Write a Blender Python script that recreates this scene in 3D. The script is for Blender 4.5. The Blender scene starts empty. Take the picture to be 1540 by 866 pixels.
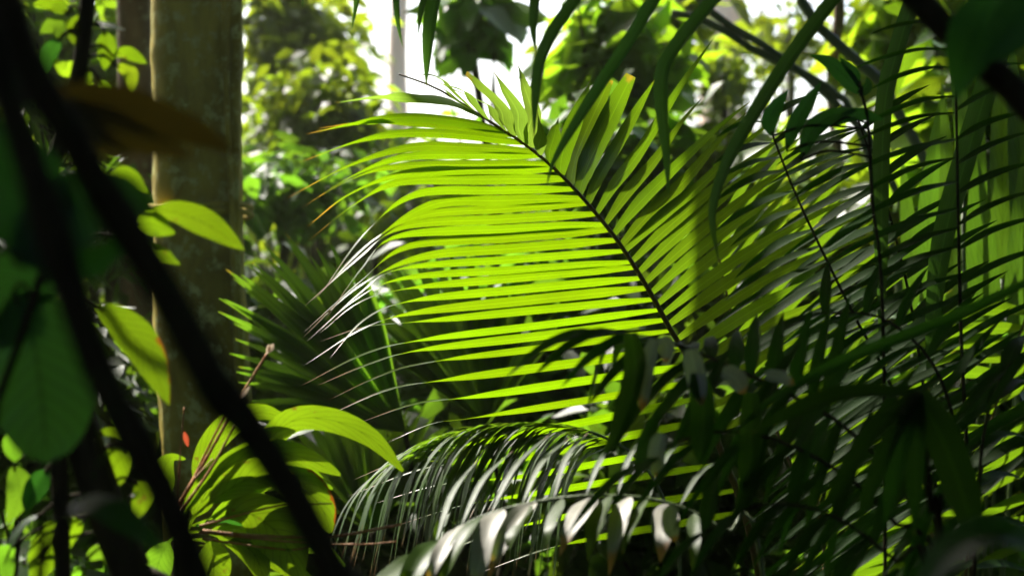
import bpy, math, random
import numpy as np
from mathutils import Vector, Matrix

# ------------------------------------------------------------------ camera, sky, sun, exposure
C = bpy.context.scene
COL = C.collection
CAMZ, LENS = 1.6, 70.0
K = 36.0 / LENS / 1540.0
cam_d = bpy.data.cameras.new('camera'); cam = bpy.data.objects.new('camera', cam_d); COL.objects.link(cam)
cam.location = (0, 0, CAMZ); cam.rotation_euler = (math.radians(90), 0, 0)
cam_d.lens = LENS; cam_d.sensor_width = 36; cam_d.clip_start = 0.05; cam_d.clip_end = 2000
cam_d.dof.use_dof = True; cam_d.dof.focus_distance = 3.88; cam_d.dof.aperture_fstop = 3.7
C.camera = cam
SUN_AZ, SUN_EL = math.radians(-36), math.radians(48)
S = Vector((math.sin(SUN_AZ) * math.cos(SUN_EL), math.cos(SUN_AZ) * math.cos(SUN_EL), math.sin(SUN_EL)))
w = bpy.data.worlds.new('World'); C.world = w; w.use_nodes = True
nt = w.node_tree; bg = nt.nodes['Background']
sky = nt.nodes.new('ShaderNodeTexSky'); sky.sky_type = 'NISHITA'; sky.sun_disc = False
sky.sun_elevation = SUN_EL; sky.sun_rotation = SUN_AZ % (2 * math.pi); sky.dust_density = 4.0; sky.air_density = 0.8
nt.links.new(sky.outputs['Color'], bg.inputs['Color']); bg.inputs['Strength'].default_value = 0.15
sd = bpy.data.lights.new('sun', 'SUN'); sun = bpy.data.objects.new('sun', sd); COL.objects.link(sun)
sd.energy = 5.0; sd.angle = math.radians(0.55); sd.color = (1.0, 0.95, 0.86)
sun.rotation_euler = S.to_track_quat('Z', 'Y').to_euler(); sun.location = (-10, 20, 20)
C.view_settings.view_transform = 'Standard'; C.view_settings.look = 'None'
C.view_settings.gamma = 1; C.view_settings.use_curve_mapping = False
C.view_settings.exposure = 1.65
cy = C.cycles
cy.max_bounces = 6; cy.diffuse_bounces = 4; cy.glossy_bounces = 2; cy.transmission_bounces = 4; cy.transparent_max_bounces = 4
cy.caustics_reflective = False; cy.caustics_refractive = False; cy.sample_clamp_indirect = 4.0
cy.use_denoising = True

R = random.Random(7)

# ------------------------------------------------------------------ helpers
def P(px, py, Y):
    """the point at distance Y whose picture lies at (px, py) of the 1540 x 866 photograph"""
    return Vector(((px - 770) * K * Y, Y, CAMZ - (py - 433) * K * Y))

def pp(lst, Y=None):
    return [P(q[0], q[1], q[2] if len(q) > 2 else Y) for q in lst]

def spline(pts, n):
    """n+1 points evenly spread in parameter on a Catmull-Rom curve"""
    pts = [Vector(p) for p in pts]
    if len(pts) == 2:
        return [pts[0].lerp(pts[1], i / n) for i in range(n + 1)]
    a = [pts[0] * 2 - pts[1]] + pts + [pts[-1] * 2 - pts[-2]]
    seg = [(pts[i + 1] - pts[i]).length for i in range(len(pts) - 1)]
    tot = sum(seg); out = []
    for i in range(n + 1):
        d = tot * i / n; k = 0
        while k < len(seg) - 1 and d > seg[k]:
            d -= seg[k]; k += 1
        t = min(1, d / max(seg[k], 1e-9))
        p0, p1, p2, p3 = a[k:k + 4]
        out.append(0.5 * (2 * p1 + (p2 - p0) * t + (2 * p0 - 5 * p1 + 4 * p2 - p3) * t * t + (3 * p1 - p0 - 3 * p2 + p3) * t ** 3))
    return out

def at(pts, t):
    n = len(pts) - 1; f = max(0, min(n - 1e-6, t * n)); i = int(f)
    return pts[i].lerp(pts[i + 1], f - i)

PROF = {
    'leaflet': lambda t: (0.45 + 0.55 * min(1, t / 0.22)) * (1 - max(0, (t - 0.3) / 0.7) ** 1.6),
    'strap': lambda t: min(1, 0.6 + t * 2) * (1 - max(0, (t - 0.55) / 0.45) ** 2.2),
    'ovate': lambda t: (math.sin(math.pi * min(1, t ** 0.75)) ** 0.85) if 0 < t < 1 else 0.0,
    'lance': lambda t: math.sin(math.pi * t ** 0.9) ** 0.9 if 0 < t < 1 else 0.0,
    'petiole': lambda t: 0.10 if t < 0.22 else 0.10 + 0.9 * max(0, math.sin(math.pi * ((t - 0.22) / 0.78) ** 0.8)) ** 0.85,
    'round': lambda t: (math.sin(math.pi * t) ** .5) if 0 < t < 1 else 0.0,
    'blunt': lambda t: (0.5 + 0.5 * min(1, t / 0.25)) * (1 - 0.45 * max(0, (t - 0.6) / 0.4) ** 3),
    'fan': lambda t: 0.03 + (t / 0.62 if t < 0.62 else 1 - ((t - 0.62) / 0.38) ** 1.3 * 0.98),
}

class MB:
    def __init__(s): s.v, s.f, s.uv = [], [], []
    def blade(s, pts, wid, n0, n1=None, prof='leaflet', fold=0.18, segs=14, c=1, wave=0.0, curl=0.0, rnd=None, tw=(0, 1)):
        n0 = Vector(n0); n1 = Vector(n1) if n1 is not None else n0
        q = spline(pts, segs); b = len(s.v); f = PROF[prof] if isinstance(prof, str) else prof
        m = 2 * c + 1; ph = (rnd or R).random() * 6.28
        for i, p in enumerate(q):
            t = i / segs
            T = (q[min(i + 1, segs)] - q[max(i - 1, 0)]).normalized()
            e = max(0, min(1, (t - tw[0]) / (tw[1] - tw[0]))); e = e * e * (3 - 2 * e)
            nn = n0.lerp(n1, e); side = T.cross(nn)
            if side.length < 1e-5: side = T.cross(Vector((0.3, 0.2, 1)))
            side.normalize(); nn = side.cross(T).normalized()
            ww = max(1e-5, wid * f(t)) * 0.5
            for j in range(m):
                u = (j - c) / c
                off = (abs(u) * fold + abs(u) ** 2 * curl) * ww + wave * wid * math.sin(t * 19 + ph + (2 if u > 0 else 0)) * abs(u) ** 2 * (1 if abs(u) > .4 else 0)
                s.v.append(p + side * (u * ww) + nn * off); s.uv.append((u * .5 + .5, t))
        for i in range(segs):
            for j in range(m - 1):
                a = b + i * m + j; s.f.append((a, a + 1, a + m + 1, a + m))
        return s
    def tube(s, pts, r, sides=8, n=None, bump=0.0, rnd=None):
        n = n or max(4, len(pts) * 4); q = spline(pts, n); b = len(s.v); ref = Vector((0.31, -0.9, 0.28)); rn = rnd or R
        for i, p in enumerate(q):
            T = (q[min(i + 1, n)] - q[max(i - 1, 0)]).normalized()
            a = T.cross(ref).normalized(); c2 = T.cross(a)
            t = i / n; rr = r(t) if callable(r) else (r[0] + (r[1] - r[0]) * t if isinstance(r, tuple) else r)
            for j in range(sides):
                th = 2 * math.pi * j / sides
                k = rr * (1 + bump * (rn.random() - .5))
                s.v.append(p + a * math.cos(th) * k + c2 * math.sin(th) * k); s.uv.append((j / sides, t))
        for i in range(n):
            for j in range(sides):
                j2 = (j + 1) % sides
                s.f.append((b + i * sides + j, b + i * sides + j2, b + (i + 1) * sides + j2, b + (i + 1) * sides + j))
        s.f.append(tuple(b + j for j in range(sides))[::-1]); s.f.append(tuple(b + n * sides + j for j in range(sides)))
        return s
    def build(s, name, mat, parent=None, smooth=True):
        off = Vector((0, 0, 0)); r = parent
        while r is not None: off += r.location; r = r.parent
        me = bpy.data.meshes.new(name)
        me.from_pydata([tuple(p - off) for p in s.v], [], s.f)
        uv = me.uv_layers.new(name='UVMap')
        vi = np.empty(len(me.loops), dtype=np.int32); me.loops.foreach_get('vertex_index', vi)
        uv.data.foreach_set('uv', np.asarray(s.uv, dtype=np.float32)[vi].ravel())
        if smooth: me.polygons.foreach_set('use_smooth', [True] * len(me.polygons))
        me.materials.append(mat)
        o = bpy.data.objects.new(name, me); COL.objects.link(o)
        if parent: o.parent = parent
        return o

def tag(o, label, cat, group=None, kind=None):
    if label: o['label'] = label
    if cat: o['category'] = cat
    if group: o['group'] = group
    if kind: o['kind'] = kind
    return o

def thing(name, loc, label, cat, group=None):
    o = bpy.data.objects.new(name, None); COL.objects.link(o); o.empty_display_size = 0.1
    o.location = loc
    return tag(o, label, cat, group)

# ------------------------------------------------------------------ materials
def N(nt, t, **kw):
    n = nt.nodes.new(t)
    for k, v in kw.items():
        if k in n.inputs: n.inputs[k].default_value = v
        else: setattr(n, k, v)
    return n

def leaf_mat(name, refl, trans, rough=0.38, fac=0.5, veins='palm', tip=None, var=0.35, spec=0.5, spots=0.0, edge=None):
    m = bpy.data.materials.new(name); m.use_nodes = True; t = m.node_tree; L = t.links.new
    for n in list(t.nodes): t.nodes.remove(n)
    out = N(t, 'ShaderNodeOutputMaterial'); mix = N(t, 'ShaderNodeMixShader', Fac=fac)
    pr = N(t, 'ShaderNodeBsdfPrincipled', Roughness=rough); pr.inputs['Specular IOR Level'].default_value = spec
    tr = N(t, 'ShaderNodeBsdfTranslucent')
    uv = N(t, 'ShaderNodeUVMap'); sep = N(t, 'ShaderNodeSeparateXYZ'); L(uv.outputs[0], sep.inputs[0])
    oi = N(t, 'ShaderNodeObjectInfo'); geo = N(t, 'ShaderNodeNewGeometry'); tc = N(t, 'ShaderNodeTexCoord')
    def math_(op, a, b=None, cl=False):
        n = N(t, 'ShaderNodeMath', operation=op, use_clamp=cl)
        for i, x in enumerate((a, b)):
            if x is None: continue
            if isinstance(x, (int, float)): n.inputs[i].default_value = x
            else: L(x, n.inputs[i])
        return n.outputs[0]
    noise = N(t, 'ShaderNodeTexNoise', Scale=9.0, Detail=5.0); L(tc.outputs['Object'], noise.inputs['Vector'])
    # variation: per object, per island (leaf) and mottled
    v1 = math_('ADD', math_('MULTIPLY', math_('SUBTRACT', oi.outputs['Random'], .5), var),
               math_('MULTIPLY', math_('SUBTRACT', geo.outputs['Random Per Island'], .5), var))
    v2 = math_('ADD', v1, math_('MULTIPLY', math_('SUBTRACT', noise.outputs['Fac'], .5), var * 1.6))
    val = math_('ADD', v2, 1.0)
    du = math_('ABSOLUTE', math_('SUBTRACT', sep.outputs['X'], .5))
    if veins == 'palm':
        st = N(t, 'ShaderNodeTexWave', Scale=1.0, Distortion=0.0); st.wave_type = 'BANDS'; st.bands_direction = 'X'
        mp = N(t, 'ShaderNodeMapping'); mp.inputs['Scale'].default_value = (3.6, 0, 0); L(uv.outputs[0], mp.inputs[0]); L(mp.outputs[0], st.inputs['Vector'])
        hgt = st.outputs['Fac']; bstr = 0.12
        rib = math_('LESS_THAN', du, 0.035)
        val = math_('ADD', val, math_('MULTIPLY', math_('SUBTRACT', hgt, .5), 0.22))
    else:
        ang = math_('ADD', math_('MULTIPLY', sep.outputs['Y'], 11.0), math_('MULTIPLY', du, -5.0))
        fr = math_('ABSOLUTE', math_('SUBTRACT', math_('FRACT', ang), .5))
        hgt = math_('MULTIPLY', math_('POWER', fr, .5), 1.0); bstr = 0.25
        vein = math_('MULTIPLY', math_('LESS_THAN', fr, .07), .30)
        rib = math_('LESS_THAN', du, 0.022)
        val = math_('SUBTRACT', val, vein)
    val = math_('ADD', val, math_('MULTIPLY', rib, 0.35 if veins == 'palm' else -0.3))
    val = math_('MAXIMUM', val, 0.15)
    def shade(col):
        hsv = N(t, 'ShaderNodeHueSaturation'); hsv.inputs['Color'].default_value = (*col, 1); L(val, hsv.inputs['Value'])
        h = math_('ADD', math_('MULTIPLY', v1, 0.035), .5); L(h, hsv.inputs['Hue'])
        return hsv.outputs[0]
    cr, ct = shade(refl), shade(trans)
    n2 = N(t, 'ShaderNodeTexNoise', Scale=38.0, Detail=6.0, Roughness=.65); L(tc.outputs['Object'], n2.inputs['Vector'])
    def blend(mask, a, b):
        mx = N(t, 'ShaderNodeMix', data_type='RGBA'); L(mask, mx.inputs[0]); L(a, mx.inputs[6]); mx.inputs[7].default_value = (*b, 1); return mx.outputs[2]
    if tip:
        k = math_('ADD', sep.outputs['Y'], math_('MULTIPLY', math_('SUBTRACT', n2.outputs['Fac'], .5), .25))
        k = math_('MULTIPLY', math_('SUBTRACT', k, tip), 14.0, True)
        cr = blend(k, cr, (0.26, 0.12, 0.03)); ct = blend(k, ct, (0.38, 0.23, 0.02))
    if edge:
        k = math_('ADD', math_('MULTIPLY', du, 2.0), math_('MULTIPLY', math_('SUBTRACT', n2.outputs['Fac'], .5), 1.1))
        k2 = math_('MULTIPLY', math_('SUBTRACT', k, edge), 12.0, True)
        k3 = math_('MULTIPLY', k2, math_('MULTIPLY', math_('GREATER_THAN', sep.outputs['X'], .5), math_('GREATER_THAN', sep.outputs['Y'], .5)))
        cr = blend(k3, cr, (0.10, 0.04, 0.012)); ct = blend(k3, ct, (0.22, 0.065, 0.005))
    if spots:
        k = math_('MULTIPLY', math_('SUBTRACT', n2.outputs['Fac'], 1 - spots), 18.0, True)
        cr = blend(k, cr, (0.09, 0.045, 0.015)); ct = blend(k, ct, (0.12, 0.06, 0.01))
    L(cr, pr.inputs['Base Color']); L(ct, tr.inputs['Color'])
    rr = math_('ADD', math_('MULTIPLY', math_('SUBTRACT', n2.outputs['Fac'], .5), .3), rough); L(rr, pr.inputs['Roughness'])
    bp = N(t, 'ShaderNodeBump', Strength=bstr, Distance=0.004); L(hgt, bp.inputs['Height']); L(bp.outputs[0], pr.inputs['Normal'])
    L(pr.outputs[0], mix.inputs[1]); L(tr.outputs[0], mix.inputs[2]); L(mix.outputs[0], out.inputs[0])
    return m

def bark_mat(name, c1, c2, c3=None, scale=6.0, rough=.85, spec=.25, moss=0.55):
    m = bpy.data.materials.new(name); m.use_nodes = True; t = m.node_tree; L = t.links.new
    pr = t.nodes['Principled BSDF']; pr.inputs['Roughness'].default_value = rough; pr.inputs['Specular IOR Level'].default_value = spec
    tc = N(t, 'ShaderNodeTexCoord')
    mp = N(t, 'ShaderNodeMapping'); mp.inputs['Scale'].default_value = (1, 1, .35); L(tc.outputs['Object'], mp.inputs[0])
    n1 = N(t, 'ShaderNodeTexNoise', Scale=scale, Detail=8.0, Roughness=.6, Distortion=.6); L(mp.outputs[0], n1.inputs['Vector'])
    r = N(t, 'ShaderNodeValToRGB'); r.color_ramp.elements[0].position = .38; r.color_ramp.elements[1].position = .62
    r.color_ramp.elements[0].color = (*c1, 1); r.color_ramp.elements[1].color = (*c2, 1); L(n1.outputs['Fac'], r.inputs[0])
    col = r.outputs[0]
    if c3:
        n2 = N(t, 'ShaderNodeTexNoise', Scale=scale * 2.6, Detail=7.0, Roughness=.7); L(tc.outputs['Object'], n2.inputs['Vector'])
        k = N(t, 'ShaderNodeValToRGB'); k.color_ramp.elements[0].position = moss; k.color_ramp.elements[1].position = moss + .1; L(n2.outputs['Fac'], k.inputs[0])
        mx = N(t, 'ShaderNodeMix', data_type='RGBA'); L(k.outputs[0], mx.inputs[0]); L(col, mx.inputs[6]); mx.inputs[7].default_value = (*c3, 1); col = mx.outputs[2]
    L(col, pr.inputs['Base Color'])
    n3 = N(t, 'ShaderNodeTexNoise', Scale=scale * 7, Detail=6.0); L(mp.outputs[0], n3.inputs['Vector'])
    bp = N(t, 'ShaderNodeBump', Strength=.5, Distance=.012); L(n3.outputs['Fac'], bp.inputs['Height']); L(bp.outputs[0], pr.inputs['Normal'])
    return m

M_SUNPALM = leaf_mat('palm_leaflet_sunlit', (0.07, 0.115, 0.012), (0.150, 0.270, 0.001), rough=.36, fac=.55, tip=.86, var=.34, spots=.29)  # brighter copy of the leaflet tone for the frond's sunlit left half
M_GREENPALM = leaf_mat('palm_leaflet_green', (0.045, 0.085, 0.010), (0.095, 0.172, 0.003), rough=.45, spec=.3, fac=.5, tip=.97, var=.3)  # green; its dimmer tone also paints the main frond's shaded right half
M_SILVER = leaf_mat('palm_leaflet_silvery', (0.045, 0.085, 0.018), (0.13, 0.23, 0.008), rough=.5, fac=.52, tip=.9, var=.5, spec=.4)
M_TOPLEAF = leaf_mat('palm_leaflet_shaded', (0.05, 0.08, 0.02), (0.15, 0.25, 0.02), rough=.7, fac=.66, tip=.95, var=.3, spec=.25)  # shade at the tip of the main frond painted as a duller tone
M_WHITE = leaf_mat('palm_leaflet_waxy_shine', (0.34, 0.33, 0.27), (0.13, 0.19, 0.02), rough=.5, fac=.35, tip=.8, var=.6, spec=.6)  # whitish base: waxy bloom and dead leaves, plus painted sun shine
M_DARKPALM = leaf_mat('palm_leaflet_shade_dark', (0.014, 0.034, 0.005), (0.035, 0.11, 0.004), rough=.6, fac=.48, tip=.985, var=.5, spec=.06)  # base colour darkened to stand for deep shade on the right palms
M_UPRIGHT = leaf_mat('upright_leaf', (0.035, 0.065, 0.010), (0.065, 0.14, 0.006), rough=.4, fac=.5, veins='net', var=.35)
M_STRAP = leaf_mat('strap_leaf_dark', (0.025, 0.055, 0.012), (0.06, 0.15, 0.012), rough=.45, fac=.45, spec=.3, tip=.97, var=.3)
M_FAN = leaf_mat('fan_leaf', (0.022, 0.055, 0.010), (0.13, 0.27, 0.010), rough=.6, spec=.15, fac=.5, tip=.985, var=.25)
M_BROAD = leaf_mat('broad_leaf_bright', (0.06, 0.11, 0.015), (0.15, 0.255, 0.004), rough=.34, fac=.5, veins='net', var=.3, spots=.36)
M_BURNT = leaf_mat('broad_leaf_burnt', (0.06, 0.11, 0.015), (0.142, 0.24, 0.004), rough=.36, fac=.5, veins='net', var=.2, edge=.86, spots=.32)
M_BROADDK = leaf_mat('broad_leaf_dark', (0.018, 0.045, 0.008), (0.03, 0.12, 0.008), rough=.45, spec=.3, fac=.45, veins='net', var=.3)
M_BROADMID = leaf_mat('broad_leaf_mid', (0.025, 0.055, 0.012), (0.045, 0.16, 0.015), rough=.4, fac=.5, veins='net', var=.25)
M_BROWN = leaf_mat('withered_leaf', (0.07, 0.055, 0.010), (0.10, 0.072, 0.006), rough=.6, fac=.5, veins='net', var=.3, spots=.35)
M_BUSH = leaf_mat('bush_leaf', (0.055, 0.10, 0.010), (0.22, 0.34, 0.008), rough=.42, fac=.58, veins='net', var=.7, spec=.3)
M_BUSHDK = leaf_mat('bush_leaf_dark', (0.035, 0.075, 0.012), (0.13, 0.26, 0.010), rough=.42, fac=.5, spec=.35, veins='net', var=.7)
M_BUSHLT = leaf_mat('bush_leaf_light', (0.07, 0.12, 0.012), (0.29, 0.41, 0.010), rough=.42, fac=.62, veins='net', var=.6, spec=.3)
M_SHADELEAF = leaf_mat('shade_leaf', (0.022, 0.045, 0.008), (0.06, 0.15, 0.006), rough=.6, fac=.4, veins='net', var=.5, spec=.15)  # leaves of the added light-blocking masses, tinted for green ambient light
M_TRUNK = bark_mat('trunk_bark', (0.20, 0.15, 0.02), (0.56, 0.44, 0.06), (0.62, 0.60, 0.20), 5.5, moss=.52)
M_PALE = bark_mat('pale_bark', (0.80, 0.54, 0.38), (0.85, 0.66, 0.50), (0.66, 0.36, 0.20), 3.0, moss=.62)
M_BROWNBARK = bark_mat('brown_bark', (0.08, 0.045, 0.025), (0.16, 0.1, 0.06), (0.2, 0.17, 0.1), 7.0)
M_DARKBARK = bark_mat('dark_bark', (0.022, 0.018, 0.009), (0.05, 0.038, 0.018), (0.035, 0.045, 0.012), 14.0, spec=.08)
M_RACHIS = bark_mat('palm_stalk', (0.10, 0.055, 0.02), (0.15, 0.10, 0.03), (0.08, 0.11, 0.03), 14.0, rough=.5)
M_GREENSTEM = bark_mat('green_stalk', (0.08, 0.12, 0.04), (0.13, 0.17, 0.07), (0.17, 0.19, 0.12), 10.0, rough=.5)
M_DRY = bark_mat('dry_stalk', (0.30, 0.11, 0.03), (0.42, 0.22, 0.08), (0.2, 0.07, 0.02), 20.0, rough=.6)
M_BRACT = leaf_mat('red_bract', (0.40, 0.06, 0.03), (0.45, 0.07, 0.03), rough=.5, fac=.4, var=.2)
M_HUSK = leaf_mat('pale_husk', (0.5, 0.42, 0.32), (0.5, 0.38, 0.26), rough=.5, fac=.4, var=.2)
M_GROUND = bark_mat('leaf_litter', (0.015, 0.010, 0.006), (0.035, 0.022, 0.011), (0.025, 0.035, 0.01), 1.6, rough=1.0, spec=0.0)

# ------------------------------------------------------------------ ground
g = MB(); n = 60
rg = random.Random(3)
for i in range(n + 1):
    for j in range(n + 1):
        a, b = (i / n * 2 - 1), (j / n * 2 - 1)
        x, y = 260 * a * abs(a) ** 1.6, 8 + 260 * b * abs(b) ** 1.6
        g.v.append(Vector((x, y, 0.06 * math.sin(x * 1.3 + 1) * math.cos(y * .9) + (rg.random() - .5) * .04))); g.uv.append((i / n, j / n))
for i in range(n):
    for j in range(n):
        a = i * (n + 1) + j; g.f.append((a, a + n + 1, a + n + 2, a + 1))
tag(g.build('ground', M_GROUND), 'dark leaf litter floor under the plants', 'ground', kind='structure')

# ------------------------------------------------------------------ leaf masses (crowns, bushes)
def leaf_cloud(mb, centre, radii, count, size, seed, clumps=26, tight=.33, keep=None, droop=.4, ratio=.42, shape='l'):
    rn = np.random.default_rng(seed)
    d = rn.normal(size=(clumps, 3)); d /= np.linalg.norm(d, axis=1)[:, None]
    cc = d * (rn.random((clumps, 1)) ** .45) * .85
    ci = rn.integers(0, clumps, count)
    p = cc[ci] + rn.normal(size=(count, 3)) * tight * (.5 + rn.random((clumps, 1))[ci] * .7)
    p = p * np.array(radii) + np.array(centre)
    az = rn.random(count) * 2 * math.pi
    dirs = np.stack([np.cos(az), np.sin(az), -droop + rn.normal(size=count) * .45], 1); dirs /= np.linalg.norm(dirs, axis=1)[:, None]
    up = rn.normal(size=(count, 3)) * .55 + np.array([0, 0, 1.0])
    sd_ = np.cross(dirs, up); sd_ /= np.linalg.norm(sd_, axis=1)[:, None]; nn = np.cross(sd_, dirs)
    ln = size * (.6 + .8 * rn.random(count))[:, None]; wd = ln * ratio * (.8 + .4 * rn.random(count))[:, None] * .5
    if keep is not None:
        k = keep(p + dirs * ln * .5); p, dirs, sd_, nn, ln, wd = p[k], dirs[k], sd_[k], nn[k], ln[k], wd[k]
    m = len(p); b = len(mb.v)
    ks = [p, p + dirs * ln * .35 + sd_ * wd + nn * wd * .25, p + dirs * ln * .38, p + dirs * ln * .35 - sd_ * wd + nn * wd * .25,
          p + dirs * ln * .72 + sd_ * wd * .62 - nn * ln * .06, p + dirs * ln * .72 - sd_ * wd * .62 - nn * ln * .06, p + dirs * ln - nn * ln * .14]
    V = np.stack(ks, 1).reshape(-1, 3)
    mb.v.extend(map(Vector, V.tolist()))
    mb.uv.extend([(.5, 0), (1, .35), (.5, .38), (0, .35), (.9, .72), (.1, .72), (.5, 1)] * m)
    for i in range(m):
        o = b + 7 * i
        mb.f.extend([(o, o + 1, o + 2), (o, o + 2, o + 3), (o + 1, o + 4, o + 2), (o + 2, o + 5, o + 3), (o + 2, o + 4, o + 6), (o + 2, o + 6, o + 5)])
    return mb

# --- spots the sun must reach; gaps are cut in the added leaf roof
LIT = []
def lit_poly(poly, Y, step, r, prob=1.0, seed=1):
    rn = random.Random(seed); xs = [q[0] for q in poly]; ys = [q[1] for q in poly]
    x = min(xs)
    while x <= max(xs):
        y = min(ys)
        while y <= max(ys):
            ins = False; j = len(poly) - 1
            for i in range(len(poly)):
                if (poly[i][1] > y) != (poly[j][1] > y) and x < (poly[j][0] - poly[i][0]) * (y - poly[i][1]) / (poly[j][1] - poly[i][1]) + poly[i][0]: ins = not ins
                j = i
            if ins and rn.random() < prob: LIT.append((P(x, y, Y + (.0009 * (y - 500) if 3.8 < Y < 4.2 else 0)), r))
            y += step
        x += step
lit_poly([(440, 190), (840, 190), (905, 300), (900, 420), (880, 520), (800, 660), (840, 720), (560, 740), (430, 520)], 3.85, 45, .05)
lit_poly([(840, 100), (1080, 120), (1110, 250), (1080, 400), (1020, 480), (900, 330)], 4.1, 55, .03, .75, 2)
lit_poly([(560, 640), (850, 640), (850, 800), (560, 866)], 3.6, 50, .05, .7, 3)
lit_poly([(640, 740), (980, 740), (980, 800), (640, 850)], 2.9, 55, .03, .85, 4)
lit_poly([(280, 610), (600, 610), (600, 740), (500, 880), (300, 880)], 3.2, 50, .05, .9, 5)
lit_poly([(430, 620), (610, 620), (610, 720), (480, 680)], 3.2, 40, .04)
lit_poly([(225, 300), (370, 300), (370, 400), (225, 400)], 2.6, 30, .03)
lit_poly([(140, 450), (260, 450), (260, 610), (140, 610)], 2.5, 30, .03)
lit_poly([(140, 670), (230, 670), (230, 790), (140, 790)], 2.6, 30, .03)
lit_poly([(40, 780), (125, 780), (125, 880), (40, 880)], 2.6, 30, .03)
lit_poly([(60, 0), (220, 0), (220, 150), (60, 150)], 2.9, 40, .04, .6, 6)
lit_poly([(1280, 60), (1560, 60), (1560, 520), (1280, 480)], 5.2, 100, .02, .12, 8)
lit_poly([(1150, 150), (1400, 150), (1400, 520), (1150, 480)], 4.6, 80, .02, .16, 9)
lit_poly([(1330, 600), (1560, 500), (1560, 760), (1150, 840)], 4.9, 60, .04, .5, 10)
lit_poly([(360, 380), (560, 350), (820, 380), (800, 560), (480, 620), (380, 560)], 5.6, 90, .02, .1, 12)
lit_poly([(215, -100), (245, -100), (245, 500), (215, 500)], 6.0, 60, .08)
LP = np.array([tuple(a) for a, b in LIT]); LR = np.array([b for a, b in LIT]); SV = np.array(tuple(S))
def keep_shade(p, pad=.30):
    k = np.ones(len(p), bool)
    for q, r in zip(LP, LR):
        v = p - q; al = v @ SV; d2 = (v * v).sum(1) - al * al
        k &= ~((al > 0) & (d2 < (r + pad) ** 2))
    # over the farther ground the added leaves are thinned to let sun in
    lam = (p[:, 2] - 2.0) / SV[2]; yl = p[:, 1] - lam * SV[1]
    rn = np.random.default_rng(99)
    k &= ~((yl > 6.6) & (rn.random(len(p)) < .985))
    return k

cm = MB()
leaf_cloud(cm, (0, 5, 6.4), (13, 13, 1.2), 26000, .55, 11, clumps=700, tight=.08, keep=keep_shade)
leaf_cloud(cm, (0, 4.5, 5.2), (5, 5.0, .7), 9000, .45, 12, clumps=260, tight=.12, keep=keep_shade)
tag(cm.build('shade_canopy', M_SHADELEAF), 'unseen roof of dark leaves added to shade the plants', 'canopy', kind='stuff')  # added out of view to darken the foreground, with sun gaps cut through
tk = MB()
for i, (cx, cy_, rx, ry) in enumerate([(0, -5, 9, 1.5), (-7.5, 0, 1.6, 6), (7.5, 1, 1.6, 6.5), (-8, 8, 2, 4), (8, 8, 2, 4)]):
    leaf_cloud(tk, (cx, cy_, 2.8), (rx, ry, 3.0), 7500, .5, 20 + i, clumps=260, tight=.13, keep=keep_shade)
tag(tk.build('shade_thicket', M_SHADELEAF), 'unseen thicket of dark leaves added to block sky light', 'thicket', kind='stuff')  # added outside the frame to keep sky light off the foreground

uc = MB()
leaf_cloud(uc, (0, 9, .22), (9, 8.5, .20), 9000, .28, 31, clumps=700, tight=.07)
leaf_cloud(uc, (0, 9, .55), (9, 8.0, .30), 4000, .30, 32, clumps=200, tight=.05)
tag(uc.build('undergrowth', M_BUSHDK), 'low dark leafy ground cover between the plants', 'undergrowth', kind='stuff')
fw = MB()
for i in range(15):
    a = math.radians(-84 + 12 * i); d = 25 + 3 * math.sin(i * 2.3)
    leaf_cloud(fw, (d * math.sin(a), d * math.cos(a), 1.5), (4.2, 3.2, 1.7 if abs(a) < .5 else 4.5), 1500, .5, 300 + i, clumps=90, tight=.22)
tag(fw.build('far_woods', M_BUSH), 'far green woods closing the view behind everything', 'woods', kind='stuff')

# ------------------------------------------------------------------ background trees and bushes
def bg_tree(px, py, rx, ry, Y, count, size, label, mat, seed, cat='tree', name='leafy_tree', group='trees and bushes behind the palm', trunk_px=None, bark=None, clumps=26, tight=.3, ratio=.42):
    c = P(px, py, Y); k = K * Y; base = P(trunk_px or px, 433, Y); base.z = 0
    t = thing(name, base, label, cat, group)
    rn = random.Random(seed)
    tr = MB(); top = Vector((c.x, c.y, max(.4, c.z + ry * k * .3)))
    r0 = .02 + .015 * rn.random() + (.015 if cat == 'tree' else 0)
    mid = base.lerp(top, .5) + Vector((rn.uniform(-.1, .1), rn.uniform(-.1, .1), 0))
    tr.tube([base, mid, top], (r0, r0 * .35), 8, 10)
    for i in range(7):
        a = at([base, mid, top], .4 + .08 * i)
        e = c + Vector((rn.uniform(-1, 1) * rx * k * .8, rn.uniform(-1, 1) * rx * k * .6, rn.uniform(-.6, .9) * ry * k))
        tr.tube([a, a.lerp(e, .5) + Vector((0, 0, .06)), e], (r0 * .4, r0 * .1), 5, 6)
    tr.build('trunk', bark or M_DARKBARK, t)
    cr = MB(); leaf_cloud(cr, tuple(c), (rx * k * .85, rx * k * .7, ry * k * .85), count, size, seed, clumps=max(30, count // 8), tight=.34, ratio=ratio)
    cr.build('crown', mat, t)
    return t
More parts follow.
